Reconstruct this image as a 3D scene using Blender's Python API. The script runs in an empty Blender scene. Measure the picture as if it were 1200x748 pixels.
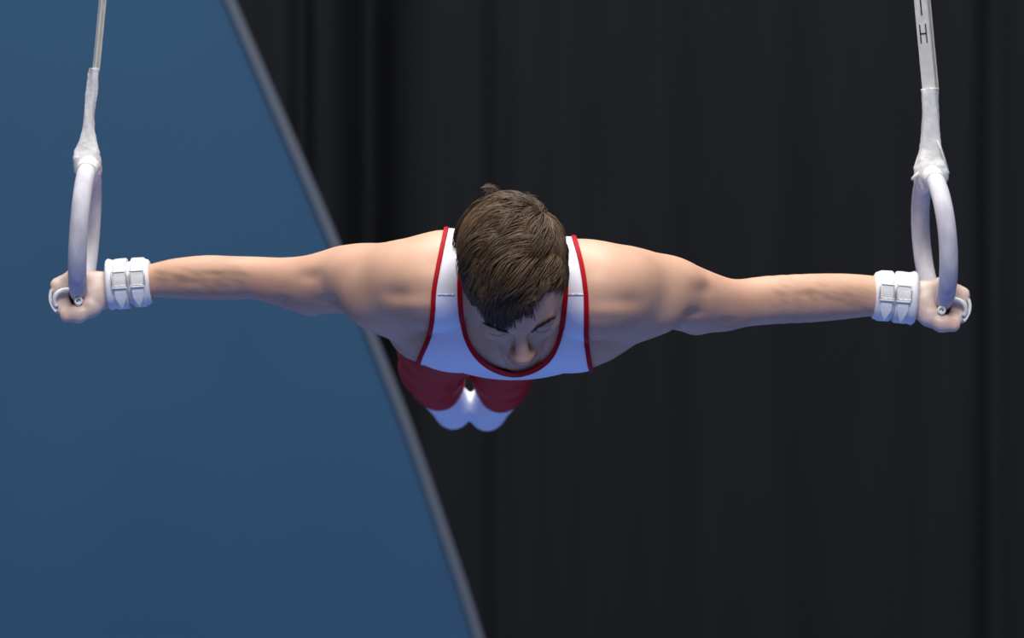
import bpy, math, random
import numpy as np
from mathutils import Vector

random.seed(7); RNG = np.random.default_rng(7)
S = bpy.context.scene
COL = S.collection

# ------------------------------------------------------------------ camera
D = 9.0                     # camera to the plane of the rings
ZC = 2.70                   # camera height
FPX = 725.0 * D             # focal length in pixels of the 1200 px frame
cam_d = bpy.data.cameras.new('camera'); cam = bpy.data.objects.new('camera', cam_d); COL.objects.link(cam)
cam.location = (0, -D, ZC); cam.rotation_euler = (math.pi / 2, 0, 0)
cam_d.sensor_width = 36; cam_d.lens = 36 * FPX / 1200.0
cam_d.clip_end = 100
cam_d.dof.use_dof = True; cam_d.dof.focus_distance = D - 0.35; cam_d.dof.aperture_fstop = 5.6
S.camera = cam

# ------------------------------------------------------------------ world + lights
w = bpy.data.worlds.new('world'); S.world = w; w.use_nodes = True
bg = w.node_tree.nodes['Background']; bg.inputs[0].default_value = (0.72, 0.78, 0.94, 1); bg.inputs[1].default_value = 0.12

def area(name, loc, target, size, power, col=(1, 1, 1)):
    l = bpy.data.lights.new(name, 'AREA'); l.shape = 'RECTANGLE'; l.size = size[0]; l.size_y = size[1]
    l.energy = power; l.color = col
    o = bpy.data.objects.new(name, l); COL.objects.link(o); o.location = loc
    o.rotation_euler = (Vector(target) - Vector(loc)).to_track_quat('-Z', 'Y').to_euler()
    return o
area('arena_light_front', (0.3, -6.5, 8.6), (0, 0, 2.7), (4.5, 1.6), 660, (1, .965, .92))
area('arena_light_top', (0, 0.6, 10.0), (0, 0.3, 2.7), (4.5, 2.0), 740, (1, .97, .94))
area('arena_light_back', (-1.0, 2.6, 9.5), (0, 1.5, 1.5), (8, 2), 200, (1, .98, .96))

S.view_settings.view_transform = 'Standard'; S.view_settings.look = 'None'
S.view_settings.exposure = 0.0; S.view_settings.gamma = 1.0; S.view_settings.use_curve_mapping = False

# ------------------------------------------------------------------ helpers
def W(px, py, Y=0.0):
    k = (D + Y) / FPX
    return np.array([(px - 600) * k, Y, ZC - (py - 374) * k])
def R(rpx, Y=0.0): return rpx * (D + Y) / FPX
def proj(P):
    k = FPX / (D + P[..., 1])
    return 600 + P[..., 0] * k, 374 - (P[..., 2] - ZC) * k
def nrm(v): v = np.asarray(v, float); return v / np.linalg.norm(v)

def srgb(r, g, b):
    f = lambda c: (c / 255 / 12.92) if c / 255 <= .04045 else ((c / 255 + .055) / 1.055) ** 2.4
    return (f(r), f(g), f(b), 1)

def link(o, parent=None):
    COL.objects.link(o)
    if parent is not None: o.parent = parent
    return o
def mesh(name, V, Fs, mat=None, parent=None, smooth=True):
    me = bpy.data.meshes.new(name)
    V = np.asarray(V, dtype=np.float64)
    me.from_pydata(V.tolist(), [], Fs.tolist() if hasattr(Fs, 'tolist') else Fs)
    if smooth: me.polygons.foreach_set('use_smooth', [True] * len(me.polygons))
    me.update()
    if mat: me.materials.append(mat)
    return link(bpy.data.objects.new(name, me), parent)
def tag(o, label=None, cat=None, group=None, kind=None):
    for k, v in (('label', label), ('category', cat), ('group', group), ('kind', kind)):
        if v: o[k] = v
    return o

# ------------------------------------------------------------------ materials
def mat(name, col, rough=.6, spec=.3, noise=None, bump=None, sss=0, sheen=0):
    m = bpy.data.materials.new(name); m.use_nodes = True
    nt = m.node_tree; b = nt.nodes['Principled BSDF']
    b.inputs['Base Color'].default_value = col; b.inputs['Roughness'].default_value = rough
    b.inputs['Specular IOR Level'].default_value = spec
    if sheen: b.inputs['Sheen Weight'].default_value = sheen
    if sss:
        b.inputs['Subsurface Weight'].default_value = sss
        b.inputs['Subsurface Radius'].default_value = (1, .35, .2); b.inputs['Subsurface Scale'].default_value = .008
    tc = nt.nodes.new('ShaderNodeTexCoord')
    if noise:
        scale, c2, stretch = noise
        mp = nt.nodes.new('ShaderNodeMapping'); mp.inputs['Scale'].default_value = stretch
        n = nt.nodes.new('ShaderNodeTexNoise'); n.inputs['Scale'].default_value = scale; n.inputs['Detail'].default_value = 5
        nt.links.new(tc.outputs['Object'], mp.inputs[0]); nt.links.new(mp.outputs[0], n.inputs['Vector'])
        mx = nt.nodes.new('ShaderNodeMix'); mx.data_type = 'RGBA'
        rp = nt.nodes.new('ShaderNodeMapRange'); rp.inputs[1].default_value = .35; rp.inputs[2].default_value = .65
        nt.links.new(n.outputs[0], rp.inputs[0]); nt.links.new(rp.outputs[0], mx.inputs[0])
        mx.inputs[6].default_value = col; mx.inputs[7].default_value = c2
        nt.links.new(mx.outputs[2], b.inputs['Base Color'])
    if bump:
        scale, st, dist = bump
        n2 = nt.nodes.new('ShaderNodeTexNoise'); n2.inputs['Scale'].default_value = scale; n2.inputs['Detail'].default_value = 4
        nt.links.new(tc.outputs['Object'], n2.inputs['Vector'])
        bp = nt.nodes.new('ShaderNodeBump'); bp.inputs['Strength'].default_value = st; bp.inputs['Distance'].default_value = dist
        nt.links.new(n2.outputs[0], bp.inputs['Height']); nt.links.new(bp.outputs[0], b.inputs['Normal'])
    return m

M = {}
M['curtain'] = mat('black_velvet', (.0105, .0122, .0145, 1), .9, .1, (3, (.0090, .0104, .0126, 1), (4, 4, .4)))
M['board'] = mat('blue_board', (.0255, .074, .140, 1), .75, .15, (1.3, (.023, .068, .131, 1), (1, 1, 1)))
M['board_trim'] = mat('grey_trim', (.072, .088, .118, 1), .6, .3)
M['floor'] = mat('blue_carpet', (.12, .20, .50, 1), .9, .1, (20, (.11, .185, .47, 1), (1, 1, 1)))
M['white_tape'] = mat('white_tape', (.72, .72, .72, 1), .8, .2, (60, (.62, .62, .63, 1), (1, 1, 1)), (160, .5, .002))
M['ring'] = mat('chalked_ring', (.66, .65, .69, 1), .75, .2, (30, (.44, .43, .50, 1), (1, 1, .45)), (90, .2, .001))
M['strap'] = mat('white_webbing', (.62, .62, .60, 1), .75, .2, (50, (.54, .54, .52, 1), (1, 1, 1)))
M['strap_edge'] = mat('yellowed_webbing_edge', (.33, .33, .25, 1), .8, .2, (60, (.40, .40, .34, 1), (1, 1, 1)))
M['ink'] = mat('black_ink', (.012, .012, .012, 1), .7, .2)
M['leather'] = mat('white_leather', (.78, .78, .79, 1), .65, .3, (45, (.68, .68, .70, 1), (1, 1, 1)), (120, .25, .001))
M['buckle'] = mat('buckle_steel', (.55, .55, .57, 1), .35, .5)
M['buckle'].node_tree.nodes['Principled BSDF'].inputs['Metallic'].default_value = .7
M['singlet'] = mat('pale_blue_white_jersey', (.74, .77, .92, 1), .55, .3, None, (240, .06, .001))
M['singlet_top'] = mat('white_jersey', (.78, .78, .86, 1), .55, .3, None, (240, .06, .001))
M['red'] = mat('red_jersey', (.36, .003, .011, 1), .6, .10, None, (240, .06, .001))
M['pants'] = mat('red_pants', (.46, .001, .004, 1), .40, .14, None, (200, .06, .001))
M['sock'] = mat('white_sock', (.76, .77, .86, 1), .8, .1, None, (260, .1, .001))

def skin_mat():
    m = mat('skin', (.5, .3, .2, 1), .48, .35, None, (170, .10, .001), sss=.06)
    nt = m.node_tree; b = nt.nodes['Principled BSDF']
    at = nt.nodes.new('ShaderNodeAttribute'); at.attribute_name = 'tint'
    tc = nt.nodes.new('ShaderNodeTexCoord')
    n = nt.nodes.new('ShaderNodeTexNoise'); n.inputs['Scale'].default_value = 14; n.inputs['Detail'].default_value = 6
    nt.links.new(tc.outputs['Object'], n.inputs['Vector'])
    mr = nt.nodes.new('ShaderNodeMapRange'); mr.inputs[1].default_value = .3; mr.inputs[2].default_value = .7
    mr.inputs[3].default_value = .90; mr.inputs[4].default_value = 1.07
    nt.links.new(n.outputs[0], mr.inputs[0])
    mx = nt.nodes.new('ShaderNodeVectorMath'); mx.operation = 'SCALE'
    nt.links.new(at.outputs['Color'], mx.inputs[0]); nt.links.new(mr.outputs[0], mx.inputs['Scale'])
    nt.links.new(mx.outputs[0], b.inputs['Base Color'])
    return m
M['skin'] = skin_mat()
def hair_mat():
    m = mat('brown_hair', (.05, .03, .02, 1), .52, .30)
    nt = m.node_tree; b = nt.nodes['Principled BSDF']
    at = nt.nodes.new('ShaderNodeAttribute'); at.attribute_name = 'tint'
    nt.links.new(at.outputs['Color'], b.inputs['Base Color'])
    return m
M['hair'] = hair_mat()

# ------------------------------------------------------------------ setting
def build_setting():
    fl = mesh('floor', [(-9, -12, 0), (9, -12, 0), (9, 7.5, 0), (-9, 7.5, 0)], [(0, 1, 2, 3)], M['floor'], smooth=False)
    tag(fl, 'blue carpeted arena floor', None, None, 'structure')
    # black curtain hung in real folds
    Yc = 5.6; n = 900; xs = np.linspace(-5.5, 5.5, n)
    kpx = (D + Yc) / FPX
    y = .42 * (.05 * np.sin(xs * 7.3 + .6 * np.sin(xs * 1.7)) + .035 * np.sin(xs * 15.1 + 1.3 + 1.2 * np.sin(xs * 2.9)) + .02 * np.sin(xs * 31 + 2 * np.sin(xs * 3.3)))
    for px, wd, a in ((430, 26, .26), (352, 12, .09), (585, 16, .05), (1165, 18, .06)):
        y += a * np.exp(-((xs - (px - 600) * kpx) / (wd * kpx)) ** 2)
    zs = np.linspace(0.0, 6.8, 12)
    V = []; Fs = []
    for zi, z in enumerate(zs):
        sc = 1 - .12 * zi / 11
        V += [(x, Yc + yy * sc + .01 * math.sin(z * 1.3 + x * 2), z) for x, yy in zip(xs, y)]
    for a in range(len(zs) - 1):
        for i in range(n - 1): Fs.append((a * n + i, a * n + i + 1, (a + 1) * n + i + 1, (a + 1) * n + i))
    c = mesh('backdrop_curtain', V, Fs, M['curtain'])
    md = c.modifiers.new('thick', 'SOLIDIFY'); md.thickness = .012
    tag(c, 'black cloth curtain hanging in soft folds behind the gymnast', 'curtain', None, 'thing')
    # blue board with a slanted, slightly bowed edge
    Yb = 4.4
    ctrl = [(36, -520), (110, -350), (190, -180), (270, 0), (312, 97), (353, 192), (393, 286), (433, 386), (477, 497), (520, 620), (562, 748), (640, 1010), (730, 1340), (813, 1640)]
    P = [W(a, b, Yb) for a, b in ctrl]
    P[-1][2] = max(P[-1][2], 0.0)
    zmin = 0.0; P[-1] = np.array([P[-1][0], Yb, zmin])
    # smooth the polyline
    pts = []
    for i in range(len(P) - 1):
        p0 = P[max(i - 1, 0)]; p1 = P[i]; p2 = P[i + 1]; p3 = P[min(i + 2, len(P) - 1)]
        for t in np.linspace(0, 1, 6, endpoint=False):
            pts.append(.5 * ((2 * p1) + (-p0 + p2) * t + (2 * p0 - 5 * p1 + 4 * p2 - p3) * t * t + (-p0 + 3 * p1 - 3 * p2 + p3) * t ** 3))
    pts.append(P[-1]); pts = np.array(pts)
    xl = -5.2; th = .07
    V = []; n = len(pts)
    for p in pts: V.append((p[0], Yb, p[2]))
    for p in pts: V.append((p[0], Yb + th, p[2]))
    for p in pts: V.append((xl, Yb, p[2]))
    for p in pts: V.append((xl, Yb + th, p[2]))
    Fs = []
    for i in range(n - 1):
        Fs += [(i, i + 1, 2 * n + i + 1, 2 * n + i), (n + i, 3 * n + i, 3 * n + i + 1, n + i + 1), (i, n + i, n + i + 1, i + 1), (2 * n + i, 2 * n + i + 1, 3 * n + i + 1, 3 * n + i)]
    Fs += [(0, 2 * n, 3 * n, n), (n - 1, 2 * n - 1, 4 * n - 1, 3 * n - 1)]
    root = bpy.data.objects.new('backdrop_board', None); link(root); root.location = (-2.5, Yb, 0)
    off = np.array([-2.5, Yb, 0])
    pb = mesh('panel', np.array(V) - off, Fs, M['board'], root, False)
    # pale edge strip
    V = []; Fs = []
    for i, p in enumerate(pts):
        t = pts[min(i + 1, n - 1)] - pts[max(i - 1, 0)]; t /= np.linalg.norm(t); nn = np.array([-t[2], 0, t[0]])
        if nn[0] < 0: nn = -nn
        for a, b in ((-.012, -.010), (.010, -.010), (.010, th + .010), (-.012, th + .010)):
            V.append((p[0] + nn[0] * a, Yb + b, max(p[2] + nn[2] * a, 0)))
    for i in range(n - 1):
        for j in range(4): Fs.append((4 * i + j, 4 * i + (j + 1) % 4, 4 * i + 4 + (j + 1) % 4, 4 * i + 4 + j))
    Fs += [(0, 1, 2, 3), tuple(4 * (n - 1) + j for j in (3, 2, 1, 0))]
    et = mesh('edge_trim', np.array(V) - off, Fs, M['board_trim'], root, False); et['label'] = 'pale grey edge strip'
    tag(root, 'large blue backdrop board with slanted pale-edged side before black curtain', 'board', None, 'thing')
build_setting()

# ------------------------------------------------------------------ generic shapes
def loft(rings, closed_caps=True, closed=True):
    """rings: list of (n,3) arrays -> verts, faces"""
    n = len(rings[0]); V = np.concatenate(rings); Fs = []
    for a in range(len(rings) - 1):
        for i in range(n if closed else n - 1):
            j = (i + 1) % n
            Fs.append((a * n + i, a * n + j, (a + 1) * n + j, (a + 1) * n + i))
    if closed_caps and closed:
        Fs.append(tuple(range(n))[::-1]); Fs.append(tuple((len(rings) - 1) * n + i for i in range(n)))
    return V, Fs
def tube(path, rad, n=10, caps=True):
    path = np.asarray(path, float); m = len(path)
    rad = np.full(m, rad) if np.isscalar(rad) else np.asarray(rad)
    T = np.gradient(path, axis=0); T /= np.linalg.norm(T, axis=1)[:, None]
    ref = np.array([0, 0, 1.]) if abs(T[0][2]) < .9 else np.array([1., 0, 0])
    u = ref - T[0] * ref.dot(T[0]); u /= np.linalg.norm(u); rings = []
    for i in range(m):
        u = u - T[i] * u.dot(T[i]); u /= np.linalg.norm(u); v = np.cross(T[i], u)
        a = np.linspace(0, 2 * math.pi, n, endpoint=False)
        rings.append(path[i] + rad[i] * (np.cos(a)[:, None] * u + np.sin(a)[:, None] * v))
    return loft(rings, caps)
def box_strip(path, wdir, ndir, width, thick):
    """flat strap along path; wdir / ndir per point"""
    V = []; m = len(path)
    for i in range(m):
        wv = wdir[i] * (width[i] if hasattr(width, '__len__') else width) / 2; nv = ndir[i] * thick / 2
        V += [path[i] - wv - nv, path[i] + wv - nv, path[i] + wv + nv, path[i] - wv + nv]
    Fs = []
    for i in range(m - 1):
        for j in range(4): Fs.append((4 * i + j, 4 * i + (j + 1) % 4, 4 * i + 4 + (j + 1) % 4, 4 * i + 4 + j))
    Fs += [(3, 2, 1, 0), tuple(4 * (m - 1) + j for j in range(4))]
    return np.array(V), Fs

# ------------------------------------------------------------------ rings
RMAJ, RTUB = .104, .0150
RINGS = {}
def build_ring(side, cpx, lean, yaw, strap_pts, strap_rot, wrap, label):
    C = W(cpx[0], cpx[1], 0)
    Up = nrm([lean, 0, 1])                    # from the bottom of the ring to its top
    Yd = nrm([math.sin(yaw), -math.cos(yaw), 0]); Yd = nrm(Yd - Up * Yd.dot(Up))   # towards the camera in the ring plane
    Nn = np.cross(Up, Yd)
    RINGS[side] = (C, Up, Yd, Nn)
    root = bpy.data.objects.new('gymnastic_ring', None); link(root); base = C - Up * (RMAJ + RTUB); root.location = base
    a = np.linspace(0, 2 * math.pi, 96, endpoint=False); b = np.linspace(0, 2 * math.pi, 20, endpoint=False)
    V = []; Fs = []
    for A in a:
        e = math.cos(A) * Up + math.sin(A) * Yd
        for B in b: V.append(C + e * (RMAJ + RTUB * math.cos(B)) + Nn * RTUB * math.sin(B))
    for i in range(96):
        for j in range(20): Fs.append((i * 20 + j, i * 20 + (j + 1) % 20, ((i + 1) % 96) * 20 + (j + 1) % 20, ((i + 1) % 96) * 20 + j))
    ro = mesh('hoop', np.array(V) - base, Fs, M['ring'], root); ro['label'] = 'chalk-dusted wooden hoop'
    # strap (rectangular doubled webbing)
    sp = np.array([W(*p, 0) for p in strap_pts]); ax = nrm(sp[0] - sp[-1])
    wd = np.array([math.cos(strap_rot), math.sin(strap_rot), 0.]); wd = nrm(wd - ax * wd.dot(ax)); nd = np.cross(ax, wd)
    if nd[1] > 0: nd = -nd                     # face normal towards the camera
    wface, dep = (.0225, 1.0) if side == 'R' else (.0200, .55)
    path = np.array([sp[-1] + ax * t for t in np.linspace(0, np.linalg.norm(sp[0] - sp[-1]) + 1.6, 14)])
    for nm, o, th, m_ in (('strap', 0, .0030, 'strap'), ('strap_backing', -.0062, .0095, 'strap_edge'), ('strap_layer', -.0120, .0022, 'strap')):
        wdt = wface if nm != 'strap_backing' else wface - .0012
        v, f = box_strip(path + nd * o * dep, [wd] * 14, [nd] * 14, wdt, th * dep)
        mesh(nm, v - base, f, M[m_], root, False)
    # tape wrap: lofted along the strap, swelling over the top of the hoop
    rings = []; n = 40
    top = C + Up * RMAJ
    for py, px, hw, hd in wrap:
        c = W(px, py, 0)
        ang = np.linspace(0, 2 * math.pi, n, endpoint=False)
        blend = min(1, max(0, (py - wrap[0][0]) / 60))
        u = nrm(wd * (1 - blend) + (Nn if Nn[0] > 0 else -Nn) * blend); v = nrm(np.cross(u, [0, 0, 1.]))
        wob = 1 + .04 * np.sin(ang + py * .8) + .035 * np.sin(ang * 3 + py * .31) + .03 * np.sin(ang * 5 - py * .53) + RNG.normal(0, .012, n)
        sq = 1 / np.maximum(1e-6, (np.abs(np.cos(ang)) ** 3.2 + np.abs(np.sin(ang)) ** 3.2) ** (1 / 3.2))
        rings.append(c + (np.cos(ang) * sq * wob)[:, None] * u * hw / 725 + (np.sin(ang) * sq * wob)[:, None] * v * hd / 725)
    dense = []
    for i in range(len(rings) - 1):
        for t in np.linspace(0, 1, 5, endpoint=False):
            dense.append(rings[i] * (1 - t) + rings[i + 1] * t + RNG.normal(0, .00035, (n, 3)))
    dense.append(rings[-1])
    v, f = loft(dense); tw = mesh('tape_wrap', v - base, f, M['white_tape'], root); tw['label'] = 'lumpy white tape wrapping'
    # two tape sleeves that follow the hoop under the knot
    for sgn, nm in ((1, 'tape_sleeve'), (-1, 'tape_sleeve')):
        rr = []
        for A in np.linspace(0, .46, 12):
            e = math.cos(A) * Up + sgn * math.sin(A) * Yd; c = C + e * RMAJ
            B = np.linspace(0, 2 * math.pi, 28, endpoint=False)
            r = (RTUB + .0035 - .002 * (A / .46)) * (1 + .04 * np.sin(B * 4 + A * 40))
            rr.append(c + (r * np.cos(B))[:, None] * e + (r * np.sin(B))[:, None] * Nn)
        v, f = loft(rr); mesh(nm, v - base, f, M['white_tape'], root)
    if side == 'R':
        p = np.array([W(1099, 165, -.012), W(1103, 176, -.014), W(1107, 188, -.012), W(1111, 198, -.010)])
        dd = nrm([.7, .7, 0]); v, f = box_strip(p, [dd] * 4, [np.cross(dd, nrm(p[-1] - p[0]))] * 4, [.007, .006, .005, .003], .0012)
        mesh('tape_end', v - base, f, M['white_tape'], root)
        p = np.array([W(1077, 203, -.02), W(1072, 207, -.022), W(1068, 210, -.022)])
        v, f = box_strip(p, [np.array([0, 0, 1.])] * 3, [np.array([0, 1., 0])] * 3, [.009, .008, .005], .0012)
        mesh('tape_end', v - base, f, M['white_tape'], root)
        # printed letters, boxes a fraction of a millimetre proud of the webbing
        def glyph(nm, cpy, strokes):
            t0 = (sp[-1][2] - W(0, cpy, 0)[2]); c = sp[-1] - ax * (t0 / ax[2])
            V = []; Fs = []
            for (x0, y0, x1, y1) in strokes:
                k = len(V)
                for dpt in (.0014, .0020):
                    for xx, yy in ((x0, y0), (x1, y0), (x1, y1), (x0, y1)): V.append(c + wd * xx * sgnw + ax * yy + nd * dpt)
                Fs += [(k, k + 1, k + 2, k + 3), (k + 4, k + 5, k + 6, k + 7)] + [(k + j, k + (j + 1) % 4, k + 4 + (j + 1) % 4, k + 4 + j) for j in range(4)]
            mesh(nm, np.array(V) - base, Fs, M['ink'], root, False)
        sgnw = 1 if wd[0] > 0 else -1
        h = .0155
        glyph('letter_h', 39.5, [(-.0065, -h, -.0045, h), (.0040, -h, .0060, h), (-.0065, -.0012, .0060, .0012)])
        glyph('letter_t', 4.0, [(-.0012, -h - .004, .0012, h), (-.0070, h - .003, .0070, h)])
    tag(root, label, 'ring', 'the pair of competition rings')
    return root
build_ring('L', (99.5, 270), .072, math.radians(-1.0), [(118, 0), (110, 83)], math.radians(-74),
           [(80, 110.4, 9, 4.9), (86, 109.7, 9, 4.8), (110, 107.0, 7, 5.2), (135, 104.2, 5.6, 7), (152, 103.4, 7, 9), (166, 103, 10, 11.5), (178, 103, 14.5, 15), (187, 102.5, 16, 17), (196, 102.5, 16, 17), (204, 102.5, 14.5, 15), (210, 102.5, 10, 10)],
           'narrow gymnastic ring hanging before the blue board, strap edge-on')
build_ring('R', (1095, 281), -.085, math.radians(7.5), [(1079, 0), (1089, 107)], math.radians(-29),
           [(104, 1089.3, 9.0, 9), (110, 1089.6, 9.0, 9), (135, 1090.3, 9.6, 9), (160, 1090.5, 11, 9), (175, 1090.5, 12.5, 11), (186, 1090.5, 15.5, 14), (195, 1090.5, 18, 17), (204, 1091, 19.5, 19), (214, 1091, 18, 18), (222, 1091, 13, 14)],
           'open-looking gymnastic ring before the black curtain, strap lettered T H')

# ------------------------------------------------------------------ implicit body
def axis(segs):
    out = []
    for a, b, h in segs:
        n = max(2, int(round((b - a) / h))); out.append(np.linspace(a, b, n, endpoint=False))
    return np.concatenate(out + [[segs[-1][1]]]).astype(np.float32)
GX = axis([(-.80, -.60, .0026), (-.60, -.12, .0048), (-.12, .12, .0026), (.12, .60, .0048), (.60, .80, .0026)])
GY = axis([(-.66, -.40, .0026), (-.40, -.09, .0042), (-.09, .09, .0028), (.09, 1.30, .0062)])
GZ = (axis([(-.25, .22, .0029)]) + ZC).astype(np.float32)
FIELD = np.full((len(GX), len(GY), len(GZ)), .07, np.float32)
def _rng(lo, hi, mrg):
    s = []
    for g, a, b in zip((GX, GY, GZ), lo, hi):
        s.append(slice(max(0, np.searchsorted(g, a - mrg) - 1), min(len(g), np.searchsorted(g, b + mrg) + 1)))
    return tuple(s)
def _grid(s, c):
    return GX[s[0]][:, None, None] - np.float32(c[0]), GY[s[1]][None, :, None] - np.float32(c[1]), GZ[s[2]][None, None, :] - np.float32(c[2])
def _smin(s, d, k):
    f = FIELD[s]
    h = np.maximum(k - np.abs(f - d), 0) / k
    FIELD[s] = np.minimum(f, d) - h * h * k * .25
def cone(a, b, r1, r2, k=.02):
    a = np.asarray(a, float); b = np.asarray(b, float); r = max(r1, r2)
    s = _rng(np.minimum(a, b) - r, np.maximum(a, b) + r, .05); x, y, z = _grid(s, a)
    ab = (b - a).astype(np.float32); L = float(ab.dot(ab)) + 1e-12
    t = np.clip((x * ab[0] + y * ab[1] + z * ab[2]) / L, 0, 1)
    d = np.sqrt((x - t * ab[0]) ** 2 + (y - t * ab[1]) ** 2 + (z - t * ab[2]) ** 2) - (r1 + t * (r2 - r1))
    _smin(s, d, k)
def chain(pts, k=.02):
    for (a, ra), (b, rb) in zip(pts[:-1], pts[1:]): cone(a, b, ra, rb, k)
def ell(c, semi, k=.02, A=np.eye(3)):
    A = np.asarray(A, np.float32); r = max(semi); semi = np.asarray(semi, float)
    ext = np.sqrt(((A * semi[:, None]) ** 2).sum(0))
    s = _rng(np.asarray(c) - ext, np.asarray(c) + ext, .05); x, y, z = _grid(s, c)
    k0 = 0; k1 = 0
    for i in range(3):
        q = x * A[i][0] + y * A[i][1] + z * A[i][2]
        k0 = k0 + (q / semi[i]) ** 2; k1 = k1 + (q / semi[i] ** 2) ** 2
    k0 = np.sqrt(k0); k1 = np.sqrt(k1) + 1e-6
    _smin(s, (k0 * (k0 - 1) / k1).astype(np.float32), k)
def dent(c, sig, amp, A=np.eye(3)):
    sig = np.broadcast_to(np.asarray(sig, float), (3,)); A = np.asarray(A, np.float32)
    ext = 2.6 * np.sqrt(((A * sig[:, None]) ** 2).sum(0))
    s = _rng(np.asarray(c) - ext, np.asarray(c) + ext, 0); x, y, z = _grid(s, c)
    e = 0
    for i in range(3):
        q = x * A[i][0] + y * A[i][1] + z * A[i][2]; e = e + (q / sig[i]) ** 2
    FIELD[s] += (amp * np.exp(-e)).astype(np.float32)

# ---- torso
AX = nrm(W(588, 374, .30) - W(603, 352, -.30))                     # shoulders -> hips
LX = nrm(np.cross(AX, [0, 0, 1.])); LX = LX if LX[0] > 0 else -LX   # image right
DZ = np.cross(LX, AX); DZ = DZ if DZ[2] > 0 else -DZ                # dorsal
TA = np.array([LX, AX, DZ])
ell(W(603, 359, -.12), (.186, .255, .114), .03, TA)
ell(W(602, 352, -.25), (.150, .105, .098), .04, TA)
ell(W(595, 361, .07), (.140, .26, .094), .05, TA)
ell(W(585, 364, .24), (.163, .15, .098), .05, TA)
for sx in (-1, 1):
    # pectorals and lats
    ell(W(603 + sx * 62, 392, -.24), (.085, .085, .046), .03, TA)
    ell(W(603 + sx * (112 if sx < 0 else 100), 370, -.10), (.055, .16, .07), .04, TA)
# ---- arms: outline centre (px, py), radius px, from shoulder to wrist
ARM = {'L': [(505, 338, 50), (470, 334, 50), (440, 332, 45), (412, 327, 39), (395, 329, 37), (365, 333, 33), (335, 331, 28), (300, 326, 24), (270, 326, 24.5), (240, 325.5, 25), (205, 326.5, 22), (180, 329, 18.5), (150, 332, 19)],
       'R': [(700, 345, 54), (735, 340, 50), (762, 341, 43.5), (790, 345, 39.5), (812, 351, 37), (845, 357, 31), (865, 356, 27), (900, 352, 27.5), (950, 349.5, 27.5), (990, 347.5, 25.5), (1020, 347, 22.5), (1050, 349, 21)]}
ARMY = {'L': ((490, -.335), (150, -.02)), 'R': ((715, -.325), (1050, -.02))}
def armY(sd, px):
    (p0, y0), (p1, y1) = ARMY[sd]; t = np.clip((px - p0) / (p1 - p0), -.1, 1.0); return y0 + (y1 - y0) * (1 - (1 - t) ** 1.6)
for sd in 'LR':
    pts = []
    P_ = np.array(ARM[sd], float)
    for i in range(len(P_) - 1):
        p0 = P_[max(i - 1, 0)]; p1 = P_[i]; p2 = P_[i + 1]; p3 = P_[min(i + 2, len(P_) - 1)]
        for t in (0, .34, .67):
            px, py, r = .5 * (2 * p1 + (-p0 + p2) * t + (2 * p0 - 5 * p1 + 4 * p2 - p3) * t * t + (-p0 + 3 * p1 - 3 * p2 + p3) * t ** 3)
            Y = armY(sd, px); pts.append((W(px, py, Y), R(r, Y)))
    px, py, r = P_[-1]; Y = armY(sd, px); pts.append((W(px, py, Y), R(r, Y)))
    chain(pts, .006)
# traps, shoulder caps
chain([(W(580, 318, -.335), .060), (W(520, 318, -.335), .056), (W(480, 325, -.33), .050)], .03)
chain([(W(625, 318, -.335), .060), (W(685, 327, -.33), .052), (W(725, 335, -.325), .050)], .03)
for sd, sg, cx, cy in (('L', -1, 428, 322), ('R', 1, 778, 334)):
    Y = armY(sd, cx)
    ell(W(cx, cy, Y - .004), (.058, .046, .040), .02)                       # deltoid
    # chest to upper arm web
    cone(W(603 + sg * 70, 385, -.23), W(603 + sg * 160, 352, -.27), .050, .034, .03)
cone(W(521, 381, -.24), W(438, 352, -.29), .051, .033, .04); cone(W(683, 383, -.24), W(768, 361, -.28), .050, .032, .04)
for sd, tri, bi in (('L', [(410, 343), (365, 349), (330, 341)], [(400, 330), (345, 330)]), ('R', [(785, 362), (815, 371), (850, 366)], [(795, 345), (850, 352)])):
    pts = [W(px, py, armY(sd, px) + .012) for px, py in tri]
    chain([(pts[0], .018), (pts[1], .0245), (pts[2], .016)], .014)          # triceps under the arm
    pts = [W(px, py, armY(sd, px) - .020) for px, py in bi]
    chain([(pts[0], .026), (pts[1], .018)], .014)                           # biceps in front
# forearm muscle ridges
for sd, pp in (('L', [(325, 322), (275, 322), (215, 328)]), ('R', [(850, 350), (905, 346), (975, 350)])):
    pts = [W(px, py, armY(sd, px) - .014) for px, py in pp]
    chain([(pts[0], .016), (pts[1], .021), (pts[2], .014)], .008)
# grooves seen on the skin
def front(sd, px, py, r): return W(px, py, armY(sd, px) - R(r))
for sd, L in (('L', [((474, 345), 50, (.030, .04, .013), .0065), ((492, 357), 50, (.03, .03, .010), -.003), ((372, 325), 34, (.032, .03, .012), .0042), ((260, 322), 24, (.045, .02, .0045), .0018), ((222, 331), 22, (.035, .02, .004), .0015), ((335, 352), 26, (.018, .02, .006), .003), ((392, 352), 36, (.030, .02, .006), .0045)]),
              ('R', [((726, 353), 50, (.030, .04, .013), .0065), ((708, 364), 50, (.03, .03, .010), -.003), ((812, 340), 36, (.032, .03, .012), .0042), ((940, 346), 27, (.045, .02, .0045), .0018), ((975, 352), 25, (.035, .02, .004), .0015), ((848, 376), 26, (.02, .02, .006), .003), ((800, 367), 36, (.030, .02, .006), .0045)])):
    for (px, py), r, sig, amp in L: dent(front(sd, px, py, r), sig, amp)
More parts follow.
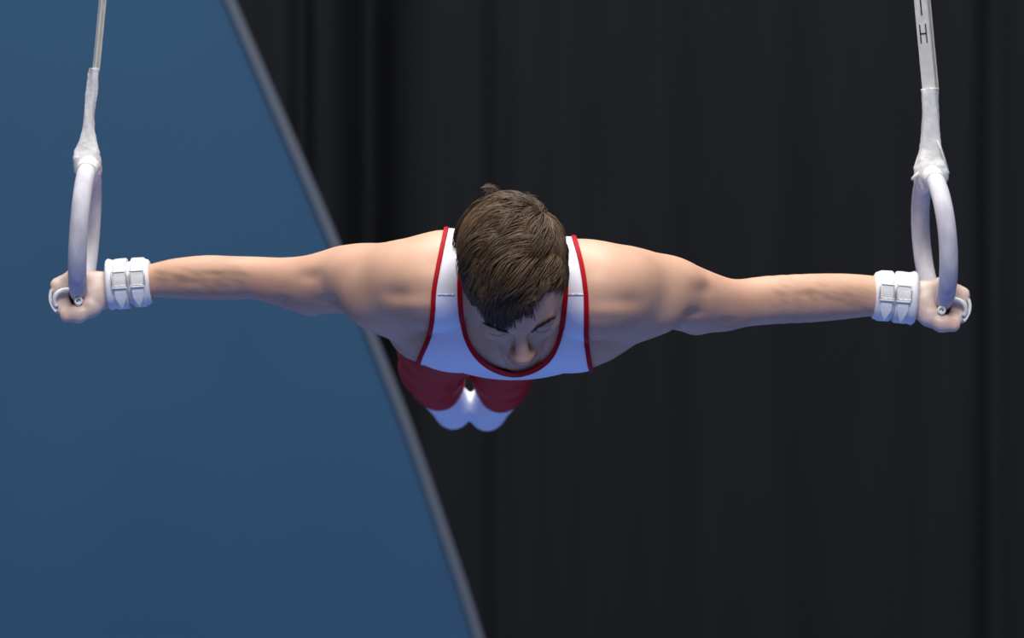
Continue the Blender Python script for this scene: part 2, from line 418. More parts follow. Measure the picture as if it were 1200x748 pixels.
# ---- neck and head
HS = 1.05
al = math.radians(32.5); roll = math.radians(5)
def rollv(v):
    x, y, z = v; return np.array([x * math.cos(roll) - z * math.sin(roll), y, x * math.sin(roll) + z * math.cos(roll)])
HU = rollv((0, -math.cos(al), math.sin(al))); HF = rollv((0, -math.sin(al), -math.cos(al))); HR = rollv((1, 0, 0))
HC = W(604, 323, -.50); HA = np.array([HR, HF, HU])
def H(r, f, u): return HC + HS * (HR * r + HF * f + HU * u)
def hell(c, semi, k=.015): ell(H(*c), np.array(semi) * HS, k, HA)
def hcone(a, b, r1, r2, k=.012): cone(H(*a), H(*b), r1 * HS, r2 * HS, k)
def hdent(c, sig, amp): dent(H(*c), np.array(sig) * HS, amp * HS, HA)
cone(H(0, -.025, -.055), W(602, 332, -.30), .050, .062, .025)
for s in (-1, 1): dent(W(603 + s * 34, 392, -.365), (.024, .06, .030), .016)
hell((0, -.006, .014), (.072, .097, .091)); hell((0, .036, .004), (.062, .058, .064), .02); hell((0, .030, -.052), (.049, .058, .068), .02)
for s in (-1, 1):
    hcone((s * .049, .000, -.052), (s * .012, .072, -.118), .015, .013, .02)
    hell((s * .037, .059, -.036), (.020, .021, .018), .015)
    hcone((s * .012, .088, .003), (s * .040, .076, .004), .0105, .008, .01)
    hell((s * .0705, -.010, -.026), (.006, .014, .024), .006)
hell((0, .075, -.118), (.019, .017, .017), .015)
hell((0, .077, -.084), (.030, .017, .022), .015)
for s in (-1, 1): hdent((s * .031, .092, -.013), (.017, .02, .010), .0115)
for s in (-1, 1): hell((s * .031, .074, -.015), (.0145, .0125, .0115), .005)
hcone((0, .090, -.002), (0, .111, -.047), .0075, .0108, .010)
hell((0, .1115, -.050), (.0125, .0095, .009), .007)
for s in (-1, 1): hell((s * .0115, .1000, -.0535), (.0085, .0100, .0078), .009)
for s in (-1, 1): hdent((s * .0065, .104, -.0625), (.0035, .006, .003), .004)
hell((0, .0915, -.0775), (.023, .0085, .0055), .005); hell((0, .0905, -.0885), (.020, .0085, .0065), .005)
hdent((0, .101, -.083), (.024, .012, .0025), .004)
hdent((0, .092, -.099), (.018, .012, .005), .004)

# ---- legs, feet
LEG = {-1: [(535, 376, .28, .086), (524, 389, .42, .073), (511, 409, .60, .057), (507, 429, .76, .050), (512, 446, .92, .0400), (514, 452, 1.00, .0375)],
       1: [(630, 366, .28, .084), (614, 385, .42, .073), (597, 407, .60, .057), (589, 429, .76, .050), (588, 447, .92, .0400), (587, 454, 1.00, .0375)]}
for s in (-1, 1):
    chain([(W(a, b, Y), r) for a, b, Y, r in LEG[s]], .02)
    dx = 0 if s < 0 else 0
    A_ = W(LEG[s][-1][0], LEG[s][-1][1], 1.0)
    heel = W(534 if s < 0 else 568, 473 if s < 0 else 474, 1.08)
    ball = W(531 if s < 0 else 571, 482 if s < 0 else 484, 1.15); toe = W(529 if s < 0 else 573, 490 if s < 0 else 492, 1.225)
    cone(A_, heel, .0325, .0260, .008); cone(A_, ball, .0330, .0275, .010); cone(heel, ball, .0270, .0275, .008); cone(ball, toe, .0275, .0150, .008)
    cone(A_ + np.array([0, .012, -.002]), toe, .0405, .0150, .008)

# ---- hands
def hand(sd):
    C, Up, Yd, Nn = RINGS[sd]
    B = C - Up * RMAJ                                       # centre of the bar under the hand
    O = np.array([-1., 0, 0]) if sd == 'L' else np.array([1., 0, 0])
    cy = np.array([0, -1., 0])
    P = lambda o, u, y: B + O * o + np.array([0, 0, 1.]) * u + cy * (y - .006)
    wr = W(150, 332, -.02) if sd == 'L' else W(1050, 349, -.02)
    tips = []
    for i, y in enumerate((.034, .0115, -.011, -.032)):
        q = 1 - .05 * abs(i - 1)
        base = wr + cy * y * .30
        chain([(base, .0130), (P(-.030, .018, y * .75), .0150), (P(.006, .030, y), .0135)], .012)
        chain([(P(.006, .030, y), .0130), (P(.036 * q, .013 + .002 * i, y), .0112), (P(.034 * q, -.021, y), .0100), (P(.006, -.0285, y * .97), .0100)], .004)
        cone(P(.0225, .012, y), P(.020, -.018, y), .0065, .0070, .006)
        dent(P(.022, .035, y + .0115), (.02, .0025, .02), .003)
        tips.append(y)
    # thenar and thumb
    chain([(wr + cy * .006, .0165), (P(-.030, -.002, .030), .0205), (P(-.020, -.020, .040), .0165)], .014)
    chain([(P(-.020, -.020, .040), .0160), (P(.000, -.0315, .045), .0138), (P(.019, -.0345, .044), .0110)], .006)
    cone(P(-.024, -.010, .030), P(-.020, -.012, -.028), .0115, .0115, .010); cone(P(.0, -.0295, .030), P(.0, -.0285, -.028), .0115, .0105, .008)
    dent(P(-.006, -.020, .056), (.010, .01, .004), .002)
    # heel of the hand
    chain([(wr - cy * .006, .0165), (P(-.030, -.008, -.026), .018)], .014)
    return B, O, P, wr
HANDS = {sd: hand(sd) for sd in 'LR'}

# ---- surface nets on the rectilinear grid
def nets(iso, s=(slice(None), slice(None), slice(None))):
    f = FIELD[s] - np.float32(iso); gx, gy, gz = GX[s[0]], GY[s[1]], GZ[s[2]]
    ins = f < 0
    nx, ny, nz = f.shape
    anyi = np.zeros((nx - 1, ny - 1, nz - 1), bool); alli = np.ones_like(anyi)
    for a in (0, 1):
        for b in (0, 1):
            for c in (0, 1):
                v = ins[a:nx - 1 + a, b:ny - 1 + b, c:nz - 1 + c]; anyi |= v; alli &= v
    act = anyi & ~alli
    I, J, K = np.nonzero(act)
    idx = np.full(act.shape, -1, np.int32); idx[I, J, K] = np.arange(len(I))
    acc = np.zeros((len(I), 3)); cnt = np.zeros(len(I))
    for ax_ in range(3):
        for a in (0, 1):
            for b in (0, 1):
                o0 = [0, 0, 0]; oth = [q for q in range(3) if q != ax_]; o0[oth[0]] = a; o0[oth[1]] = b
                o1 = list(o0); o1[ax_] = 1
                f0 = f[I + o0[0], J + o0[1], K + o0[2]]; f1 = f[I + o1[0], J + o1[1], K + o1[2]]
                m = (f0 < 0) != (f1 < 0)
                t = np.where(m, f0 / np.where(m, f0 - f1, 1), 0)
                p0 = np.stack([gx[I + o0[0]], gy[J + o0[1]], gz[K + o0[2]]], 1).astype(float)
                p1 = np.stack([gx[I + o1[0]], gy[J + o1[1]], gz[K + o1[2]]], 1).astype(float)
                acc += np.where(m[:, None], p0 + (p1 - p0) * t[:, None], 0); cnt += m
    V = acc / cnt[:, None]
    Q = []
    for ax_ in range(3):
        sl0 = [slice(None)] * 3; sl1 = [slice(None)] * 3
        sl0[ax_] = slice(0, -1); sl1[ax_] = slice(1, None)
        ch = ins[tuple(sl0)] != ins[tuple(sl1)]
        e = np.stack(np.nonzero(ch), 1)
        b, c = [(1, 2), (2, 0), (0, 1)][ax_]
        ok = (e[:, b] > 0) & (e[:, c] > 0) & (e[:, b] < f.shape[b] - 1) & (e[:, c] < f.shape[c] - 1)
        e = e[ok]
        def cell(db, dc):
            q = e.copy(); q[:, b] -= db; q[:, c] -= dc; return idx[q[:, 0], q[:, 1], q[:, 2]]
        q = np.stack([cell(1, 1), cell(0, 1), cell(0, 0), cell(1, 0)], 1)
        fl = ~ins[e[:, 0], e[:, 1], e[:, 2]]
        q[fl] = q[fl][:, ::-1]; Q.append(q)
    return V, np.concatenate(Q)
def relax(V, Q, it=2, lam=.5, wgt=None):
    e = np.concatenate([Q[:, [0, 1]], Q[:, [1, 2]], Q[:, [2, 3]], Q[:, [3, 0]]])
    e = np.concatenate([e, e[:, ::-1]])
    n = len(V); deg = np.bincount(e[:, 0], minlength=n).astype(float); deg[deg == 0] = 1
    for _ in range(it):
        for l in (lam, -lam * .96):
            A = np.stack([np.bincount(e[:, 0], weights=V[e[:, 1], a], minlength=n) for a in range(3)], 1) / deg[:, None]
            V = V + l * (A - V) * (1 if wgt is None else wgt)
    return V
def clip(V, T, g):
    """keep the part of triangle mesh T where g < 0, cut exactly along g = 0"""
    ins = g < 0; n_in = ins[T].sum(1)
    out = T[n_in == 3].tolist(); V = list(V); cache = {}
    def cut(a, b):
        k = (min(a, b), max(a, b))
        if k not in cache:
            t = g[a] / (g[a] - g[b]); cache[k] = len(V); V.append(np.asarray(V[a]) + t * (np.asarray(V[b]) - np.asarray(V[a])))
        return cache[k]
    for t in T[(n_in == 1) | (n_in == 2)]:
        poly = []
        for i in range(3):
            a, b = int(t[i]), int(t[(i + 1) % 3])
            if ins[a]: poly.append(a)
            if ins[a] != ins[b]: poly.append(cut(a, b))
        for i in range(1, len(poly) - 1): out.append([poly[0], poly[i], poly[i + 1]])
    V = np.array(V); T2 = np.array(out)
    used = np.unique(T2); rm = np.full(len(V), -1); rm[used] = np.arange(len(used))
    return V[used], rm[T2]
def tris(Q): return np.concatenate([Q[:, [0, 1, 2]], Q[:, [0, 2, 3]]])

bV, bQ = nets(0.0)
bV = relax(bV, bQ, 3)

# skin tint per vertex: flesh, ruddier nose and lips, chalk on the hands
def tint(V):
    base = np.array([.57, .340, .240])
    c = np.tile(base, (len(V), 1))
    def blob(p, r, col, a):
        nonlocal c
        wgt = a * np.exp(-((V - p) ** 2).sum(1) / r ** 2)[:, None]; c = c * (1 - wgt) + np.array(col) * wgt
    blob(H(0, .11, -.05), .022, (.60, .29, .22), .45)
    for s in (-1, 1): blob(H(s * .045, .06, -.045), .03, (.60, .30, .22), .4)
    blob(H(0, .098, -.083), .019, (.42, .17, .15), .7)
    for sd in 'LR':
        B = HANDS[sd][0]; dd = np.abs(V[:, 0] - B[0]); wgt = np.clip((.085 - dd) / .03, 0, 1)
        nz = .5 + .5 * np.sin(V[:, 0] * 190 + 2 * np.sin(V[:, 2] * 150)) * np.sin(V[:, 1] * 170 + V[:, 2] * 120)
        wgt = (wgt * (.38 + .35 * nz))[:, None]
        c = c * (1 - wgt) + np.array([.72, .64, .60]) * wgt
        blob(HANDS[sd][2](.016, -.038, .05), .016, (.66, .36, .33), .6)
    # ruddier elbows, upper arms and armpits
    for px, py, sd in ((315, 335, 'L'), (365, 332, 'L'), (862, 360, 'R'), (815, 350, 'R'), (480, 350, 'L'), (725, 360, 'R')):
        blob(front(sd, px, py, 24), .035, (.57, .29, .21), .45)
    # dark body hair on the forearms
    for sd, a, b, y0 in (('L', 185, 290, 327), ('R', 905, 1018, 348)):
        for k in range(60):
            px = RNG.uniform(a, b); p = front(sd, px, y0 + RNG.normal(0, 7), 23); q = V - p
            wgt = (.30 * np.exp(-(q[:, 0] / .010) ** 2 - (q[:, 1] / .02) ** 2 - ((q[:, 2] + .25 * q[:, 0]) / .0028) ** 2))[:, None]
            c = c * (1 - wgt) + np.array([.26, .15, .10]) * wgt
    return np.clip(c, 0, 1)
person = mesh('person', bV, bQ, M['skin'])
def paint(o, c):
    at = o.data.color_attributes.new('tint', 'FLOAT_COLOR', 'POINT')
    at.data.foreach_set('color', np.concatenate([c, np.ones((len(c), 1))], 1).astype(np.float32).ravel())
paint(person, tint(bV))
tag(person, 'male gymnast holding horizontal on the rings, arms spread, head down, white singlet', 'person')

# ------------------------------------------------------------------ clothing
def sdpoly(poly, u, v):
    P = np.array(poly, float); n = len(P); d = np.full(u.shape, 1e18); s = np.ones(u.shape)
    for i in range(n):
        a = P[i]; b = P[i - 1]; e = b - a; wx = u - a[0]; wy = v - a[1]
        t = np.clip((wx * e[0] + wy * e[1]) / (e.dot(e) + 1e-12), 0, 1)
        d = np.minimum(d, (wx - e[0] * t) ** 2 + (wy - e[1] * t) ** 2)
        c1 = v >= a[1]; c2 = v < b[1]; c3 = e[0] * wy > e[1] * wx
        s = np.where((c1 & c2 & c3) | (~c1 & ~c2 & ~c3), -s, s)
    return s * np.sqrt(d)
def spline(pts, m=8):
    P = np.array(pts, float); out = []
    for i in range(len(P) - 1):
        p0 = P[max(i - 1, 0)]; p1 = P[i]; p2 = P[i + 1]; p3 = P[min(i + 2, len(P) - 1)]
        for t in np.linspace(0, 1, m, endpoint=False):
            out.append(.5 * (2 * p1 + (-p0 + p2) * t + (2 * p0 - 5 * p1 + 4 * p2 - p3) * t * t + (-p0 + 3 * p1 - 3 * p2 + p3) * t ** 3))
    out.append(P[-1]); return [tuple(p) for p in out]
NECK = [(546, 150)] + spline([(546, 262), (541, 300), (539, 335), (541, 370), (547, 398), (560, 420), (579, 434), (602, 440), (625, 435), (644, 421), (655, 398), (660, 370), (663, 335), (661, 300), (656, 270)]) + [(654, 150)]
ARML = spline([(524, 262), (516, 300), (509, 338), (507, 368), (503, 393), (492, 420)]) + [(482, 450), (0, 450), (0, 100), (526, 100)]
ARMR = spline([(668, 262), (680, 303), (686, 340), (687, 370), (687, 397), (691, 427)]) + [(697, 450), (1200, 450), (1200, 100), (664, 100)]
def g_singlet(V):
    """pixels-like distance, negative on the cloth"""
    u, v = proj(V); y = V[:, 1]
    hole = lambda poly, yc: np.maximum(sdpoly(poly, u, v), (y - yc) * 725)
    h = np.minimum(np.minimum(hole(NECK, -.19), hole(ARML, .02)), hole(ARMR, .02))
    return np.maximum(-h, (y - .16) * 725)
sl_t = (slice(np.searchsorted(GX, -.30), np.searchsorted(GX, .30)), slice(np.searchsorted(GY, -.50), np.searchsorted(GY, .22)), slice(None))
def torso_only(V):
    # the head and its hair are no cloth
    return ((V - HC) @ HU) * 725
def head_off(V): return np.maximum((.118 - np.linalg.norm(V - HC, axis=1)) * 725, -(V[:, 1] + .49) * 725)
def cloth(iso, s):
    v, q = nets(iso, s); v = relax(v, q, 3); return v, tris(q)
tv, tt = cloth(.0035, sl_t)
g = g_singlet(tv)
g = np.maximum(g, head_off(tv))
seam = lambda V: proj(V)[1] - 345.5 - 400 * np.clip(V[:, 1] + .26, 0, 1) * 0
v1, t1 = clip(tv, tt, g)
sv = seam(v1); back = (v1[:, 1] + .2) * 725; isfront = np.maximum(-sv, -1e9)
dorsal = ((v1 - W(603, 352, -.3)) @ DZ) * 725
selt = np.where(v1[:, 1] < -.2, sv, -dorsal)
v2, t2 = clip(v1, t1, -selt); singlet = mesh('singlet', v2, t2, M['singlet'], person); singlet['label'] = 'pale blue-white front of sleeveless singlet'
v2, t2 = clip(v1, t1, selt); sp_ = mesh('shoulder_panel', v2, t2, M['singlet_top'], singlet); sp_['label'] = 'white shoulder and back panel'
tv, tt = cloth(.0056, sl_t)
v2, t2 = clip(tv, tt, np.maximum(np.maximum(g_singlet(tv) - 2.7, (tv[:, 1] - .10) * 725), head_off(tv)))
v2, t2 = clip(v2, t2, -g_singlet(v2) - 2.7); tr = mesh('red_binding', v2, t2, M['red'], singlet); tr['label'] = 'red edge binding'
md = tr.modifiers.new('t', 'SOLIDIFY'); md.thickness = .0015
# seam ridge of the shoulder panel
tv2, tt2 = cloth(.0048, sl_t)
g2 = np.maximum(g_singlet(tv2) + 2, (tv2[:, 1] + .2) * 725)
for cu in (523, 675):
    v2, t2 = clip(tv2, tt2, np.maximum(g2, np.abs(proj(tv2)[0] - cu) - 10))
    v2, t2 = clip(v2, t2, seam(v2) - .9); v2, t2 = clip(v2, t2, -seam(v2) - .9)
    sm = mesh('seam', v2, t2, M['singlet_top'], singlet); md = sm.modifiers.new('t', 'SOLIDIFY'); md.thickness = .0012
# pants and socks
sl_p = (slice(np.searchsorted(GX, -.30), np.searchsorted(GX, .30)), slice(np.searchsorted(GY, .05), None), slice(None))
tv, tt = cloth(.0055, sl_p); v2, t2 = clip(tv, tt, np.maximum(.12 - tv[:, 1], tv[:, 1] - .985 + .25 * (tv[:, 2] - ZC + .13)))
pants = mesh('pants', v2, t2, M['pants'], person); pants['label'] = 'red gymnastics pants'
md = pants.modifiers.new('t', 'SOLIDIFY'); md.thickness = .0018
tv, tt = cloth(.0030, sl_p); v2, t2 = clip(tv, tt, .90 - tv[:, 1])
left = v2[t2].mean(1)[:, 0] < -.074
for m_ in (left, ~left):
    T = t2[m_]; us = np.unique(T); rm = np.full(len(v2), -1); rm[us] = np.arange(len(us))
    mesh('sock', v2[us], rm[T], M['sock'], person)

# ------------------------------------------------------------------ hair
def build_hair():
    rx, rf, ru = .0725 * HS, .0975 * HS, .0915 * HS
    c0 = H(0, -.006, .014); semi = np.array([rx, rf, ru])
    loc = lambda n_: n_ * semi                      # direction -> local point
    wh = nrm([.60, -.56, .57])                      # whorl on the crown
    Vs = []; Fs = []; Cs = []; nv = 0
    def hairline(n_):                               # >0 where hair grows
        r, f, u = n_
        if f <= -.15: return u + .72
        return min(u + .62 - 1.42 * (f + .15) + .25 * abs(r) - .10 * max(0, r), .9)
    def strand(n0, length, lift, width, col, wob, dirb=None, clump=None, curl=0):
        nonlocal nv
        seg = 7; n_ = n0.copy(); pts = []; st = length / seg
        ph = RNG.uniform(0, 6.28)
        for i in range(seg + 1):
            t = i / seg
            p = loc(n_); nn = n_ / semi; nn = nn / np.linalg.norm(nn)
            h = .003 + lift * (1 - (1 - t) ** 2) * (1.0 - curl * t * t)
            q = p + nn * h
            pts.append(c0 + HR * q[0] + HF * q[1] + HU * q[2])
            d = n_ - wh; dl = np.linalg.norm(d) + 1e-6; d = d / dl
            sw = np.cross(n_, d) * .5 * math.exp(-dl * 1.4)
            fwd = (np.array([-1.15, .26, -.02]) if n_[1] < .45 else np.array([-.55, .42, -.20])) * min(1, dl * .9)
            if n_[0] < -.55 or n_[0] > .75: fwd = np.array([0, .35, -.9])
            if n_[1] < -.55: fwd = np.array([-.5, 0, -.45])
            d = d + fwd + sw + wob + .12 * np.array([math.sin(ph + 3 * t), math.cos(ph + 2.3 * t), 0])
            if dirb is not None: d = dirb + wob
            if clump is not None: d = d + (clump - n_) * 2.2 * t
            d = d - nn * d.dot(nn); d = d / (np.linalg.norm(d) + 1e-9)
            p2 = p + d * st; n_ = p2 / semi; n_ = n_ / np.linalg.norm(n_)
        pts = np.array(pts)
        w_ = width * np.array([.8, 1, 1, 1, .9, .75, .5, .12])
        T = np.gradient(pts, axis=0); T /= np.linalg.norm(T, axis=1)[:, None] + 1e-12
        N = pts - c0; N /= np.linalg.norm(N, axis=1)[:, None]; Bn = np.cross(T, N); Bn /= np.linalg.norm(Bn, axis=1)[:, None] + 1e-12
        for i in range(seg + 1):
            Vs.append(pts[i] - Bn[i] * w_[i]); Vs.append(pts[i] + N[i] * w_[i] * .8); Vs.append(pts[i] + Bn[i] * w_[i])
            Cs.extend([col] * 3)
        for i in range(seg):
            for j in range(3): Fs.append((nv + 3 * i + j, nv + 3 * i + (j + 1) % 3, nv + 3 * i + 3 + (j + 1) % 3, nv + 3 * i + 3 + j))
        nv += 3 * (seg + 1)
    def flow_end(n0, length, wob):                  # where a lock that grows at n0 ends
        n_ = n0.copy()
        for i in range(6):
            p = loc(n_); nn = nrm(n_ / semi); d = n_ - wh; dl = np.linalg.norm(d) + 1e-6
            d = d / dl + (np.array([-1.15, .26, -.02]) if n_[1] < .45 else np.array([-.55, .42, -.20])) * min(1, dl * .9) + wob; d = nrm(d - nn * d.dot(nn))
            n_ = nrm((p + d * length / 6) / semi)
        return n_
    G = []
    while len(G) < 150:
        n_ = nrm(RNG.normal(size=3))
        if hairline(n_) > 0:
            wb = RNG.normal(0, .33, 3); ln = RNG.uniform(.75, 1.3)
            G.append((n_, wb, ln, RNG.uniform(.58, 1.36), flow_end(n_, .055 * ln, wb), RNG.uniform(.25, 1.4)))
    GN = np.array([g_[0] for g_ in G])
    cnt = 0
    while cnt < 12000:
        n_ = nrm(RNG.normal(size=3))
        hl = hairline(n_)
        if hl <= 0 or n_[1] < -.95: continue
        gd = G[int(np.argmax(GN @ n_))]
        topness = np.clip((n_[2] + .15) / .6, 0, 1) * np.clip((.99 - abs(n_[0])) / .45, 0, 1)
        edge = np.clip(hl / .25, .35, 1)
        length = (.020 + .042 * topness) * gd[2] * RNG.uniform(.8, 1.12)
        if n_[1] > .35 and n_[0] > .05: length *= max(.35, 1 - 1.2 * n_[0])
        lift = (.0040 + .0175 * topness) * edge * RNG.uniform(.75, 1.08) * gd[5]
        col = np.array([.098, .060, .033]) * RNG.uniform(.75, 1.2) * gd[3]
        strand(n_, length, lift, RNG.uniform(.0006, .0010), col, gd[1] * .8 + RNG.normal(0, .06, 3), clump=gd[4] if topness > .3 else None, curl=.45); cnt += 1
    # fringe falling over the brow
    locks = [(RNG.uniform(-.50, .16), RNG.normal(0, .16), RNG.uniform(.8, 1.2)) for _ in range(16)]
    for k in range(800):
        r0, sl, ls = locks[k % 16]; r = r0 + RNG.normal(0, .05)
        n_ = nrm([r, .76 + RNG.normal(0, .05), .55 + RNG.normal(0, .07)])
        ln = (.056 if r < -.08 else .036) * ls * RNG.uniform(.8, 1.1) * (1 - .9 * max(0, r))
        strand(n_, ln, .013 * RNG.uniform(.6, 1.1), RNG.uniform(.0006, .0010), np.array([.058, .037, .023]) * RNG.uniform(.7, 1.2), np.array([sl, 0, 0]) + RNG.normal(0, .05, 3), dirb=np.array([-.12, .25, -1.0]), curl=.5)
    # loose locks lying across the top, each at its own angle
    for k in range(64):
        n0 = nrm([RNG.uniform(-.62, .80), RNG.uniform(-.75, .62), RNG.uniform(.25, 1.0)])
        d = n0 - wh; d = nrm(d) + np.array([-.8, .2, -.2]) * (1 if n0[0] < .5 else .1) + RNG.normal(0, .42, 3)
        if n0[0] > .45: d = d + np.array([0, .9, -.6])
        ln = RNG.uniform(.030, .052); lf = RNG.uniform(.013, .023) * (1 - .5 * abs(n0[0])); tone = RNG.uniform(.55, 1.65)
        if n0[1] > .3: ln *= .7
        for q in range(26):
            n_ = nrm(n0 + RNG.normal(0, .045, 3))
            strand(n_, ln * RNG.uniform(.8, 1.1), lf * RNG.uniform(.8, 1.1), RNG.uniform(.0006, .0009), np.array([.100, .062, .035]) * tone * RNG.uniform(.85, 1.15), RNG.normal(0, .04, 3), dirb=d, clump=nrm(n0 + .42 * nrm(d)), curl=.5)
    # cowlick spikes standing off the crown
    for k in range(60):
        r = RNG.normal(-.07, .022); n_ = nrm([r, -.84, .45 + RNG.normal(0, .04)])
        strand(n_, .020 * RNG.uniform(.7, 1.1), .033 * RNG.uniform(.5, 1.0), .0008, np.array([.12, .085, .06]) * RNG.uniform(.8, 1.3), RNG.normal(0, .08, 3), dirb=np.array([-.75, -.3, .2]))
    for k in range(26):
        n_ = nrm([.20 + RNG.normal(0, .03), -.87, .40])
        strand(n_, .020, .016 * RNG.uniform(.5, 1), .0007, np.array([.1, .075, .055]), RNG.normal(0, .12, 3), dirb=np.array([.4, -.3, .2]))
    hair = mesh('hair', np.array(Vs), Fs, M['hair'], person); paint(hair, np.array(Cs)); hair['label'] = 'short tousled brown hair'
    # scalp cap of dense hair under the strands
    nth, nph = 60, 90; V = []; ids = {}; Fc = []
    for i in range(nth + 1):
        th = math.pi * i / nth
        for j in range(nph):
            ph = 2 * math.pi * j / nph
            n_ = np.array([math.sin(th) * math.cos(ph), math.sin(th) * math.sin(ph), math.cos(th)])
            q = loc(n_) * 1.0 + n_ * (.0035 if hairline(n_) > 0 else -.004)
            V.append(c0 + HR * q[0] + HF * q[1] + HU * q[2])
    V = np.array(V)
    for i in range(nth):
        for j in range(nph):
            th = math.pi * (i + .5) / nth; ph = 2 * math.pi * (j + .5) / nph
            n_ = np.array([math.sin(th) * math.cos(ph), math.sin(th) * math.sin(ph), math.cos(th)])
            if hairline(n_) > -.03: Fc.append((i * nph + j, (i + 1) * nph + j, (i + 1) * nph + (j + 1) % nph, i * nph + (j + 1) % nph))
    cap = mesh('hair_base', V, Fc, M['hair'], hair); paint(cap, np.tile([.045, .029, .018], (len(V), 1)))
    # eyebrows and lashes
    for s in (-1, 1):
        Vs = []; Fs = []; nb = 0
        for k in range(85):
            t = RNG.uniform(0, 1); r = s * (.014 + .034 * t); p = H(r, .0975 - .013 * t * t - .003 * t, .003 + .006 * math.sin(t * 2.4) + RNG.normal(0, .0020) - .002)
            e = p + HS * (HR * s * .007 + HU * .003 - HF * .0015) + RNG.normal(0, .0006, 3)
            v, f = tube(np.array([p, (p + e) / 2 + HF * .001, e]), np.array([.0006, .0006, .0002]), 4, False)
            Vs.append(v); Fs += [tuple(x + nb for x in q) for q in f]; nb += len(v)
        eb = mesh('eyebrow', np.concatenate(Vs), Fs, M['hair'], person); paint(eb, np.tile([.03, .019, .013], (nb, 1)))
        pts = [H(s * (.031 + .0135 * math.cos(a)), .0865 - .0035 * math.cos(a) ** 2, -.0185 - .0045 * math.sin(a)) for a in np.linspace(0, math.pi, 12)]
        v, f = tube(np.array(pts), np.concatenate([[.0003], np.full(10, .00035), [.0003]]), 6)
        el = mesh('eyelashes', v, f, M['hair'], person); paint(el, np.tile([.015, .010, .008], (len(v), 1)))
build_hair()

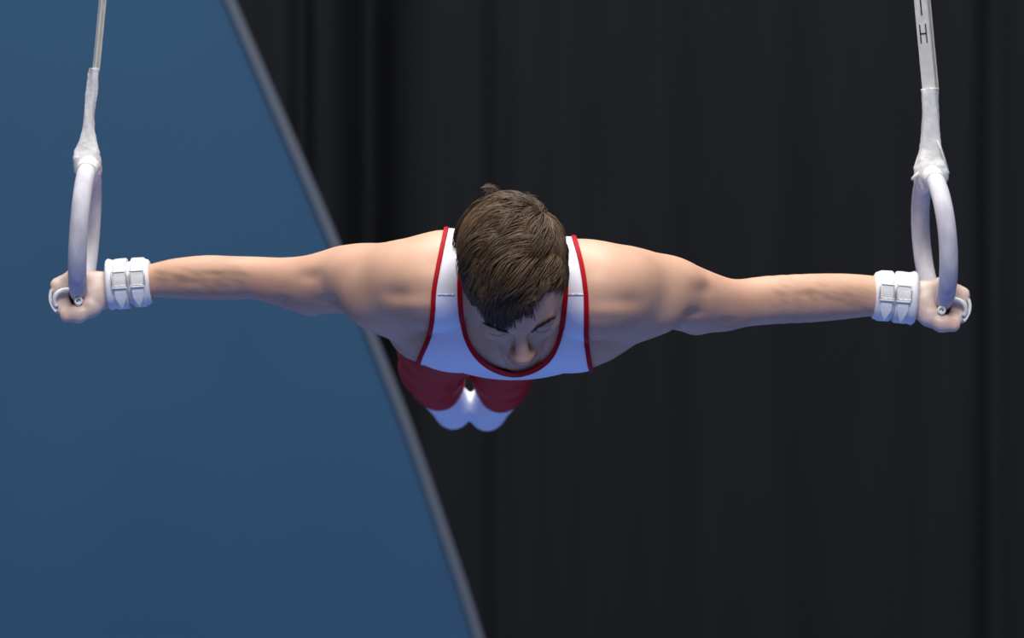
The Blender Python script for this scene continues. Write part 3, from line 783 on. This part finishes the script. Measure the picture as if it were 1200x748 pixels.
# ------------------------------------------------------------------ wrist guards and hand grips
def wrist_guard(sd):
    B, O, P, wr = HANDS[sd]
    if sd == 'L': e0, e1 = W(177, 330, armY('L', 177)), W(126, 334, -.022)
    else: e0, e1 = W(1024, 346, armY('R', 1024)), W(1072, 350, -.022)
    axv = nrm(e1 - e0); L = np.linalg.norm(e1 - e0)
    up = np.array([0, 0, 1.]); up = nrm(up - axv * up.dot(axv)); cm = np.cross(up, axv); cm = cm if cm[1] < 0 else -cm
    n = 56; ang = np.linspace(0, 2 * math.pi, n, endpoint=False)
    def ring(t, r, wob=0): 
        c = e0 + axv * (t * L)
        rr = r * (1 + wob * np.sin(ang * 3 + t * 9))
        return c + (np.cos(ang) * rr)[:, None] * cm * .95 + (np.sin(ang) * rr * 1.04)[:, None] * up
    base_r = lambda t: .0310 + .0055 * t + .0012 * math.sin(t * 9)
    prof = [(0.0, -.005), (0.0, .0005), (.03, .003), (.10, .0035), (.2, .001), (.3, .001), (.42, .0015), (.5, .000), (.6, .001), (.75, .0015), (.88, .0015), (.95, .003), (1.0, .0005), (1.0, -.006)]
    v, f = loft([ring(t, base_r(t) + o, .012) for t, o in prof], False)
    g_ = mesh('wrist_guard', v, f, M['leather'], person); g_['label'] = 'white leather wrist guard with two buckled straps'
    m_ = g_.modifiers.new('t', 'SOLIDIFY'); m_.thickness = .002
    for t in (.26, .66):
        # strap all the way round
        hw = .0105; r0 = base_r(t) + .0035
        prof = [(-hw, -.003), (-hw, .0005), (-hw * .8, .0016), (hw * .8, .0016), (hw, .0005), (hw, -.003)]
        v, f = loft([ring(t + a / L, r0 + o, .012) for a, o in prof], False)
        st = mesh('strap', v, f, M['leather'], g_); m2 = st.modifiers.new('t', 'SOLIDIFY'); m2.thickness = .001
        # tail of the strap: pointed tongue over the front, pointing down
        rows = []
        for q, a in enumerate(np.linspace(.62, -1.02, 16)):
            c = e0 + axv * (t * L); rad = r0 + .0042 + .009 * max(0, -a - .45) ** 1.5
            wv = hw * .86 if q < 11 else hw * .86 * max(.04, 1 - (q - 10.5) / 4.7)
            dirr = math.cos(a) * cm * .95 + math.sin(a) * up * 1.04
            for off, dr in ((-wv, -.0016), (wv, -.0016), (wv, .0008), (-wv, .0008)): rows.append(c + axv * off + dirr * (rad + dr))
        Fq = []
        for i in range(15):
            for j in range(4): Fq.append((4 * i + j, 4 * i + (j + 1) % 4, 4 * i + 4 + (j + 1) % 4, 4 * i + 4 + j))
        Fq += [(3, 2, 1, 0), tuple(60 + j for j in range(4))]
        mesh('strap_tail', np.array(rows), Fq, M['leather'], g_, False)
        # buckle: rectangular frame (rounded wire) + keeper bar
        c = e0 + axv * (t * L); pts = []
        for sx, a in ((-1, .42), (1, .42), (1, -.10), (-1, -.10), (-1, .42)):
            pts.append((sx * hw * 1.16, a))
        dense = []
        for (x0, a0), (x1, a1) in zip(pts[:-1], pts[1:]):
            for q in np.linspace(0, 1, 6, endpoint=False):
                a = a0 + (a1 - a0) * q; x = x0 + (x1 - x0) * q
                dense.append(c + axv * x + (math.cos(a) * cm * .95 + math.sin(a) * up * 1.04) * (r0 + .0062))
        dense.append(dense[0])
        v, f = tube(np.array(dense), .0011, 6); mesh('buckle', v, f, M['buckle'], g_)
        a = -.16; kp = [c + axv * x + (math.cos(a) * cm * .95 + math.sin(a) * up * 1.04) * (r0 + .0066) for x in np.linspace(-hw * 1.1, hw * 1.1, 5)]
        v, f = tube(np.array(kp), .0016, 8); kb = mesh('keeper_loop', v, f, M['leather'], g_)
def hand_grip(sd):
    B, O, P, wr = HANDS[sd]
    root = None
    # leather loop round the forefinger, seen end-on as a white rim
    loop = [P(.014 + .0205 * math.cos(a) + .004, -.010 + .0175 * math.sin(a), .050 + .003 * math.sin(2 * a)) for a in np.linspace(-.6, 3.7, 26)]
    v, f = tube(np.array(loop), .0036, 8); g_ = mesh('hand_grip', v, f, M['leather'], person); g_['label'] = 'white leather palm grip with finger loop'
    # strap outside the fingers
    path = np.array([P(.008 + .0375 * math.cos(a), -.004 + .034 * math.sin(a), .032) for a in np.linspace(.35, -.75, 12)])
    nd = [nrm(O * math.cos(a) + np.array([0, 0, 1.]) * math.sin(a)) for a in np.linspace(.35, -.75, 12)]
    v, f = box_strip(path, [np.array([0, 1., 0])] * 12, nd, .030, .0045); mesh('finger_strap', v, f, M['leather'], g_, False)
    # little ring at the end of the loop
    cc = P(-.001, -.0105, .056); pts = [cc + O * .0052 * math.cos(a) + np.array([0, 0, 1.]) * .0052 * math.sin(a) for a in np.linspace(0, 2 * math.pi, 17)]
    v, f = tube(np.array(pts), .0019, 8, False); mesh('eyelet', v, f, M['leather'], g_)
    # palm leather between the hand and the bar
    rows = []; 
    for a in np.linspace(.3, 2.75, 14):
        for yy in (.042, -.040):
            for rr in (RTUB + .0008, RTUB + .0032): rows.append(B + (O * math.cos(a) + np.array([0, 0, 1.]) * math.sin(a)) * rr + np.array([0, -yy + .006, 0]))
    Fq = []
    for i in range(13):
        k = 4 * i
        for a, b in ((0, 1), (1, 3), (3, 2), (2, 0)): Fq.append((k + a, k + b, k + 4 + b, k + 4 + a))
    Fq += [(0, 2, 3, 1), (52, 53, 55, 54)]
    mesh('palm_leather', np.array(rows), Fq, M['leather'], g_, False)
for sd in 'LR':
    wrist_guard(sd); hand_grip(sd)
